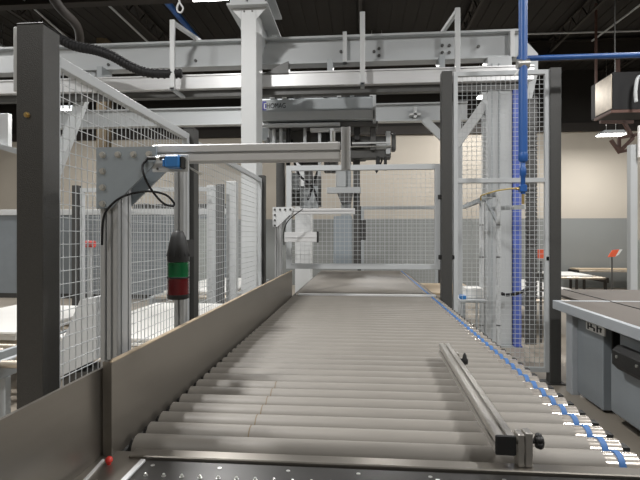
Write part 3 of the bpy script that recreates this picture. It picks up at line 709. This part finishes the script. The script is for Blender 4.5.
roller_table(-3.3, -2.0, 7.2, 10.3, .62, 'roller table beyond the second mesh fence on the left')
board_stack(-3.2, -2.1, 7.5, 10.0, .622, 2, lab('of the pile beyond the second mesh fence', 2))
# right back
roller_table(1.1, 2.0, 7.6, 9.4, .62, 'low roller table between the conveyor and the tall fence, carrying a tan board')
board_stack(1.15, 1.95, 7.75, 9.3, .622, 1, lambda i: 'tan board on the table behind the tall fence', .03, 'wood')
roller_table(2.55, 3.6, 7.4, 10.2, .60, 'low roller table with white boards, seen through the tall fence at right')
board_stack(2.6, 3.55, 7.5, 10.1, .602, 3, lab('of the stack seen through the right of the tall fence', 3))
x0, x1 = xY(556, 12.6), xY(607, 12.6)
roller_table(x0, x1, 12.5, 13.9, .52, 'low table with pale boards near the grey wall on the right', m='joist')
board_stack(x0, x1 - .35, 12.6, 13.8, .522, 2, lab('of the stack near the grey wall at right', 2))
x0 = xY(576, 14.3); roller_table(x0, x0 + 2.6, 14.2, 14.85, .58, 'long dark table standing against the grey wall at right', m='joist')
board_stack(x0 + .05, x0 + 2.5, 14.25, 14.8, .582, 1, lambda i: 'long tan board on the dark table by the grey wall', .03, 'wood')
# trestle with papers close to the fence
t = thing('small_table', (*at(466, 5.9), 0), 'small steel side table with white sheets behind the tall fence, beside the conveyor', 'table')
q = at(466, 6.0); m = MB(); m.cbox(q[0] - .14, q[0] + .17, q[1] - .35, q[1] + .1, zz(299, 6), zz(296.5, 6), .004); m.build('table_top', M['fence'], t)
for dx in (-.12, .15):
    for dy in (-.32, .08): MB().cyl((q[0] + dx, q[1] + dy, 0), (q[0] + dx, q[1] + dy, zz(299, 6)), .015, 8).build('leg', M['fence'], t)
z_ = zz(296.5, 6)
m = MB(); m.cbox(q[0] - .04, q[0] + .165, q[1] - .2, q[1] + .06, z_, z_ + .13, .01); tag(m.build('paper_stack', M['board']), 'stack of white sheets on the small steel table', 'paper')
m = MB(); m.cbox(q[0] - .13, q[0] - .06, q[1] - .3, q[1] - .2, z_, z_ + .05, .008); tag(m.build('blue_box', M['blues']), 'little blue box on the small steel table', 'box')

# sign on a stand
t = thing('sign_stand', (*at(612, 13.3), 0), 'red and white sign on a thin pole in front of the grey wall', 'sign')
q = at(612, 13.3); m = MB(); m.cyl((*q, 0), (*q, zz(257, 13.3)), .02, 8); m.box(q[0] - .12, q[0] + .2, q[1] - .1, q[1] + .1, 0, .02); m.build('pole', M['dark'], t)
m = MB(); m.cur = 0
a = Vector((q[0] - .1, q[1] - .02, zz(256.5, 13.3)))
m.prism([(a.x - .03, a.z - .02), (a.x + .17, a.z - .0), (a.x + .28, a.z + .2), (a.x + .09, a.z + .18)], 'y', a.y - .02, a.y); m.cur = 1
m.prism([(a.x + .17, a.z - .0), (a.x + .26, a.z + .05), (a.x + .36, a.z + .2), (a.x + .28, a.z + .2)], 'y', a.y - .02, a.y)
m.build('sign_panel', [M['orange'], M['paper']], t)
q = at(541, 6.95); m = MB(); m.cyl((q[0], q[1], 0), (q[0], q[1], zz(261, 6.95)), .018, 8); s = thing('tag_stand', (*q, 0), 'orange tag on a thin stand seen through the tall fence', 'sign')
m.build('pole', M['dark'], s); MB().cbox(q[0] - .05, q[0] + .06, q[1] - .02, q[1], zz(258.5, 6.95), zz(249.5, 6.95), .003).build('tag_panel', M['orange'], s)

# ------------------------------------------------------------------ machine table on the right
t = thing('machine_table', (2.5, 3.6, 0), 'blue grey machine with long brown table top at the right edge', 'machine')
X0 = 1.96; y1 = yX(552.5, X0); 
zt = .905
m = MB(); m.cbox(X0, X0 + .05, -.5, y1, zt - .085, zt, .003); m.cbox(X0 + .05, 3.4, y1 - .05, y1, zt - .085, zt, .003); m.build('table_rim', M['edge'], t)
m = MB(); m.box(X0 + .05, 2.50, -.5, y1 - .05, zt - .03, zt - .004); m.box(2.24, 2.50, y1, 6.1, zt - .03, zt - .004); m.build('table_top', M['table'], t)
m = MB(); m.box(2.50, 2.512, -.5, 6.1, zt - .03, zt + .002); m.build('seam_strip', M['black'], t)
m = MB(); m.box(2.512, 3.4, -.5, 6.1, zt - .03, zt - .002); m.build('outer_table_top', M['table'], t)
XC = 2.07
ya, yb_ = yX(572, XC), yX(566, XC)
m = MB(); m.cbox(XC, XC + .08, ya, yb_, .0, zt - .085, .004); m.build('corner_post', M['edge'], t)
yc = yX(603, XC + .05)
m = MB(); m.cbox(XC + .05, 3.2, yc, ya, .03, zt - .09, .006); m.build('cabinet', M['cab'], t)
m = MB(); m.cbox(XC + .12, 3.2, yX(610, XC + .1), yc, .08, zt - .09, .004); m.build('recess', M['black'], t)
yd = yX(610, XC)
m = MB(); m.cbox(XC, 3.2, .2, yd, .10, zt - .30, .02); m.box(XC + .08, 3.2, .2, yd, zt - .30, zt - .09); m.build('lower_cabinet', M['cab'], t)
m = MB(); m.cbox(XC - .12, XC + .0, .6, yX(612, XC - .10), .53, .715, .04); bx_ = m.build('black_cover', M['black'], t)
for px in (617, 637):
    yq = yX(px, XC - .12); m = MB(); m.cyl((XC - .128, yq, .64), (XC - .12, yq, .64), .012, 10); m.build('screw', M['bolt'], bx_)
yq0, yq1 = yX(600, XC), yX(577, XC)
m = MB(); m.box(XC + .038, XC + .048, yX(597, XC), yX(575, XC), .775, .812); m.build('upper_label', M['edge'], t)
m = MB(); m.box(XC + .036, XC + .048, yX(600, XC), yX(582, XC), .69, .768); lb = m.build('number_plate', M['paper'], t); lb['label'] = 'white plate with black marks'
m = MB()
L = yX(582, XC) - yX(600, XC); ys0 = yX(582, XC)
for k, (z0_, z1_) in enumerate(((.70, .758), (.72, .758), (.70, .73), (.70, .758), (.71, .75))):
    yy = ys0 - L * (.12 + .17 * k); m.box(XC + .034, XC + .036, yy - L * .05, yy + L * .035, z0_, z1_)
m.box(XC + .034, XC + .036, ys0 - L * .45, ys0 - L * .12, .722, .733); m.box(XC + .034, XC + .036, ys0 - L * .88, ys0 - L * .6, .735, .745)
m.build('plate_marks', M['black'], lb)

# green grey cabinet with blue sign, heater, brown frame on far right
t = thing('control_cabinet', (5.6, 9.0, 0), 'tall green grey cabinet at the right picture edge beneath the blue sign', 'cabinet')
x0 = xY(627.5, 9.0); m = MB(); m.cbox(x0, x0 + .12, 8.9, 9.02, .0, zz(150, 9), .004); m.build('corner_post', M['fence'], t)
m = MB(); xq = xY(628.5, 9.9); m.cbox(xq, 7.2, 8.95, 9.9, .05, zz(240, 9), .01); m.build('lower_body', M['green_grey'], t)
m = MB(); m.cbox(xq + .02, 7.2, 9.05, 9.9, zz(240, 9), zz(160, 9), .01); m.build('upper_body', M['beige'], t)
m = MB(); m.box(xq + .06, xq + .12, 8.94, 8.95, zz(254, 9), zz(241, 9)); m.box(xq + .16, xq + .4, 8.94, 8.95, zz(254, 9), zz(241, 9)); m.build('vent', M['black'], t)
m = MB(); m.box(xq + .04, xq + .08, 9.03, 9.06, zz(235, 9), zz(165, 9)); m.box(xq + .13, xq + .17, 9.02, 9.05, zz(235, 9), zz(165, 9)); m.build('door_gap', M['joist'], t)
t = thing('blue_sign', (x0 + .6, 8.9, 3.0), 'blue sign with white frame at the right edge below the heater', 'sign')
m = MB(); m.cbox(x0 + .08, x0 + 1.3, 8.8, 8.84, zz(161, 8.8), zz(131, 8.8), .004); m.build('frame', M['paper'], t)
m = MB(); m.box(x0 + .14, x0 + 1.24, 8.792, 8.8, zz(158.5, 8.8), zz(134, 8.8)); m.build('sign_face', M['bluepost'], t)
m = MB(); m.box(x0 + .23, x0 + .26, 8.788, 8.792, zz(153, 8.8), zz(139, 8.8)); m.build('sign_mark', M['paper'], t)
for q in (.3, 1.1): MB().box(x0 + q, x0 + q + .03, 8.84, 8.87, zz(160, 8.8), 6.55).build('hanger', M['dark'], t)
HX = 4.5; ya, yb_ = yX(612, HX), yX(595.5, HX)
t = thing('unit_heater', (5.2, (ya + yb_) / 2, 3.8), 'dark box heater with bright metal side hanging at the upper right', 'heater')
zt_, zb_ = zz(72, DX(612, HX)), zz(110, DX(612, HX))
m = MB(); m.cbox(HX + .01, 6.3, ya, yb_ + .2, zb_, zt_, .01); m.build('housing', M['cable'], t)
m = MB(); m.box(HX - .005, HX + .01, ya + .02, yb_, zb_ + .03, zt_ - .03); m.build('side_panel', M['galv'], t)['label'] = 'bright reflective metal side panel'
m = MB(); m.box(HX - .02, HX + .02, ya - .01, yb_ + .02, zb_ - .05, zb_); m.box(HX + .02, 6.3, ya - .01, ya + .02, zb_ - .05, zb_); m.build('bottom_rail', M['brown'], t)
m = MB(); m.tube(curve([P(640, 76, 8.3), P(637, 80, 8.3), P(635.5, 92, 8.3), P(636, 102, 8.3)]), .03, 8); m.build('flex_pipe', M['fence'], t)
for q in ((HX + .1, ya + .1), (6.1, ya + .1)): MB().cyl((*q, zt_), (*q, 6.55), .012, 6).build('hanger', M['dark'], t)
t = thing('steel_bracket_frame', (5.0, 9.5, 3.2), 'red brown steel bracket frame under the dark heater', 'bracket')
m = MB()
for a, b_ in (((618, 112), (633, 138)), ((633, 138), (619, 152)), ((619, 138), (619, 152)), ((611, 140), (620, 153)), ((619, 138), (640, 134)), ((619, 152), (640, 148)), ((596, 118), (640, 118)), ((600, 122), (633, 122)), ((618, 112), (618, 60))):
    m.bar(P(*a, 10.1), P(*b_, 10.1), .06, .06)
m.bar(P(596, 118, 10.1), (*at(596, 10.1), 6.5), .04, .04)
m.build('brace', M['brown'], t)
t.children[0]['label'] = 'red brown welded braces'

# ------------------------------------------------------------------ left background
t = thing('safety_fence', (-3, 6.6, 0), 'second mesh fence with charcoal posts crossing behind the near left fence', 'fence')
FY = 6.6
for px in (219.5, 75):
    xa = xY(px, FY); h = 2.30; MB().cbox(xa - .05, xa + .05, FY, FY + .1, 0, h, .003).build('post', M['charcoal'], t)
pxs = [-58, 72.5, 78.5, 216]
panel(t, xY(79, FY), xY(215.5, FY), .12, 2.26, FY + .04, 'x', .06, .04, .06, 'fence', None, .0038)
# partition along the back left
t = thing('partition', (-6, 11.3, 0), 'long grey partition with a pale top rail behind the left tables', 'partition')
x0, x1 = xY(-40, 11.3), xY(236, 11.3)
m = MB(); m.box(x0, x1, 11.3, 11.36, .12, zz(214, 11.3)); m.build('panel', M['cab'], t)
m = MB(); m.cbox(x0, x1, 11.27, 11.39, zz(214, 11.3), zz(208, 11.3), .005); m.build('top_rail', M['white'], t)
m = MB(); m.box(x0, x1, 11.29, 11.37, 0, .12); m.build('kick_strip', M['charcoal'], t)
m = MB()
for i in range(30):
    xa = xY(133, 11.3) + i * .085; m.box(xa, xa + .06, 11.28, 11.36, zz(208, 11.3), zz(203, 11.3))
m.build('louvre', M['dark'], t)
for px in (20, 235):
    xa = xY(px, 11.2); MB().cbox(xa - .04, xa + .04, 11.2, 11.27, 0, zz(190, 11.2), .004).build('post', M['white'], t)
# tall pale storage cabinets beyond the left mesh
for px0, px1, py, y_, lbl in ((207, 214, 184, 6.85, 'slim tall pale panel beside the dark post of the second fence'), (226, 236, 180, 6.85, 'tall white panel right of the second fence post')):
    tag(MB().cbox(xY(px0, y_), xY(px1, y_), y_, y_ + .12, 0, zz(py, y_), .006).build('tall_panel', M['white']), lbl, 'panel')
tag(MB().cbox(xY(157, 9.0), xY(178, 9.0), 10.6, 11.1, 0, zz(215, 9.0), .01).build('storage_cabinet', M['green_grey']), 'grey storage cabinet standing before the long partition', 'cabinet')
t = thing('machine_hood', (-1.75, 3.0, 0), 'light grey machine hood with slanted side, right of the nearest charcoal post', 'machine')
h_ = MB(); y_ = 2.75; h_.prism([(xY(58, y_), zz(385, y_)), (xY(96, y_), zz(365, y_)), (xY(96, y_), zz(300, y_)), (xY(80, y_), zz(303, y_)), (xY(66, y_), zz(338, y_)), (xY(58, y_), zz(352, y_))], 'y', y_, y_ + .3); h_.build('hood', M['white'], t)
h_ = MB(); h_.cbox(xY(60, y_), xY(94, y_), y_ + .03, y_ + .27, .0, zz(380, y_), .004); h_.build('base', M['dark'], t)
# fire extinguisher
q = at(86, 12.0); t = thing('fire_extinguisher', (*q, .4), 'red fire extinguisher seen through the near left fence', 'fire extinguisher')
# stands on a small post
m = MB(); m.lathe([(.09, zz(277, 12)), (.10, zz(276, 12)), (.10, zz(262, 12)), (.06, zz(258, 12)), (.03, zz(257, 12))], q, 16); m.build('cylinder', M['redp'], t)
m = MB(); m.lathe([(.03, zz(257, 12)), (.04, zz(254, 12)), (.01, zz(253, 12))], q, 10); m.tube(curve([(q[0] + .03, q[1], zz(256, 12)), (q[0] + .12, q[1], zz(258, 12)), (q[0] + .12, q[1], zz(270, 12))]), .015, 6); m.build('valve', M['black'], t)
m = MB(); m.cbox(q[0] - .12, q[0] + .12, q[1] - .12, q[1] + .12, 0, zz(277, 12), .01); tag(m.build('pedestal', M['green_grey']), 'grey pedestal beneath the red fire extinguisher', 'pedestal')
q = at(90, 7.4); m = MB(); m.cyl((q[0] - .07, q[1], zz(244, 7.4)), (q[0] + .07, q[1], zz(244, 7.4)), .055, 14)
s = thing('red_beacon', (*q, 0), 'round red beacon on a slim post behind the left fence', 'beacon'); m.build('lens', M['redp'], s)
MB().cbox(q[0] - .02, q[0] + .02, q[1] - .02, q[1] + .02, 0, zz(247, 7.4), .003).build('pole', M['white'], s)

# ------------------------------------------------------------------ overhead details
def run(nm, p, q, z, r, m, label, cat):
    d = lambda py: (z - CZ) * F / (236 - py)
    tag(MB().cyl((*at(p[0], d(p[1])), z), (*at(q[0], d(q[1])), z), r, 8).build(nm, M[m]), label, cat)
run('conduit', (22, -2), (74, 44), 6.18, .02, 'fence', 'thin pale conduit slanting above the nearest charcoal post', 'conduit')
run('conduit', (101, -2), (150, 44), 6.18, .022, 'fence', 'thin pale conduit slanting above the left mesh fence', 'conduit')
run('blue_pipe', (163, -3), (200, 42), 6.12, .065, 'bluepipe', 'blue pipe slanting behind the gantry near the top lamp', 'pipe')
run('conduit', (592, 41), (644, 2), 6.18, .02, 'fence', 'thin pale rod slanting above the dark heater', 'conduit')
run('conduit', (525, 34), (655, 30.5), 6.185, .02, 'fence', 'level pale conduit under the roof at the upper right', 'conduit')
x_, y_ = at(104, 12.2)
tag(MB().box(x_ - .13, x_ + .13, y_ - .13, y_ + .13, 0, zz(24, 12.2)).box(x_ - .19, x_ + .19, y_ - .19, y_ + .19, zz(24, 12.2), zz(16, 12.2)).box(x_ - .1, x_ + .1, y_ - .1, y_ + .1, zz(16, 12.2), 6.6).build('building_column', M['tan']), 'tan building column rising behind the gantry beam at upper left', 'column')
m = MB(); m.tube(curve([P(52, -4, 7.), P(62, 10, 7.3), P(74, 22, 7.8), P(79, 32, 8.2), P(80, 46, 8.6)]), .07, 12); tag(m.build('air_duct', M['joist']), 'flexible grey duct hanging above the near left fence', 'duct')
m = MB(); q = P(180, 8, 6.0)
m.tube(curve([P(179, -6, 6), P(179.5, 2, 6), P(183, 8, 6), P(181, 12.5, 6), P(177.5, 11, 6), P(177.5, 6, 6), P(180, 1, 6)]), .012, 6); m.cyl(P(179, -6, 6), (*at(179, 6), 6.55), .012, 6)
tag(m.build('hanging_cord', M['white']), 'white looped cord hanging beside the bright top lamp', 'cord')

# faint hall ambience
wd = bpy.data.worlds.new('world'); SC.world = wd; wd.use_nodes = True
wd.node_tree.nodes['Background'].inputs[0].default_value = (1, .95, .88, 1); wd.node_tree.nodes['Background'].inputs[1].default_value = .03
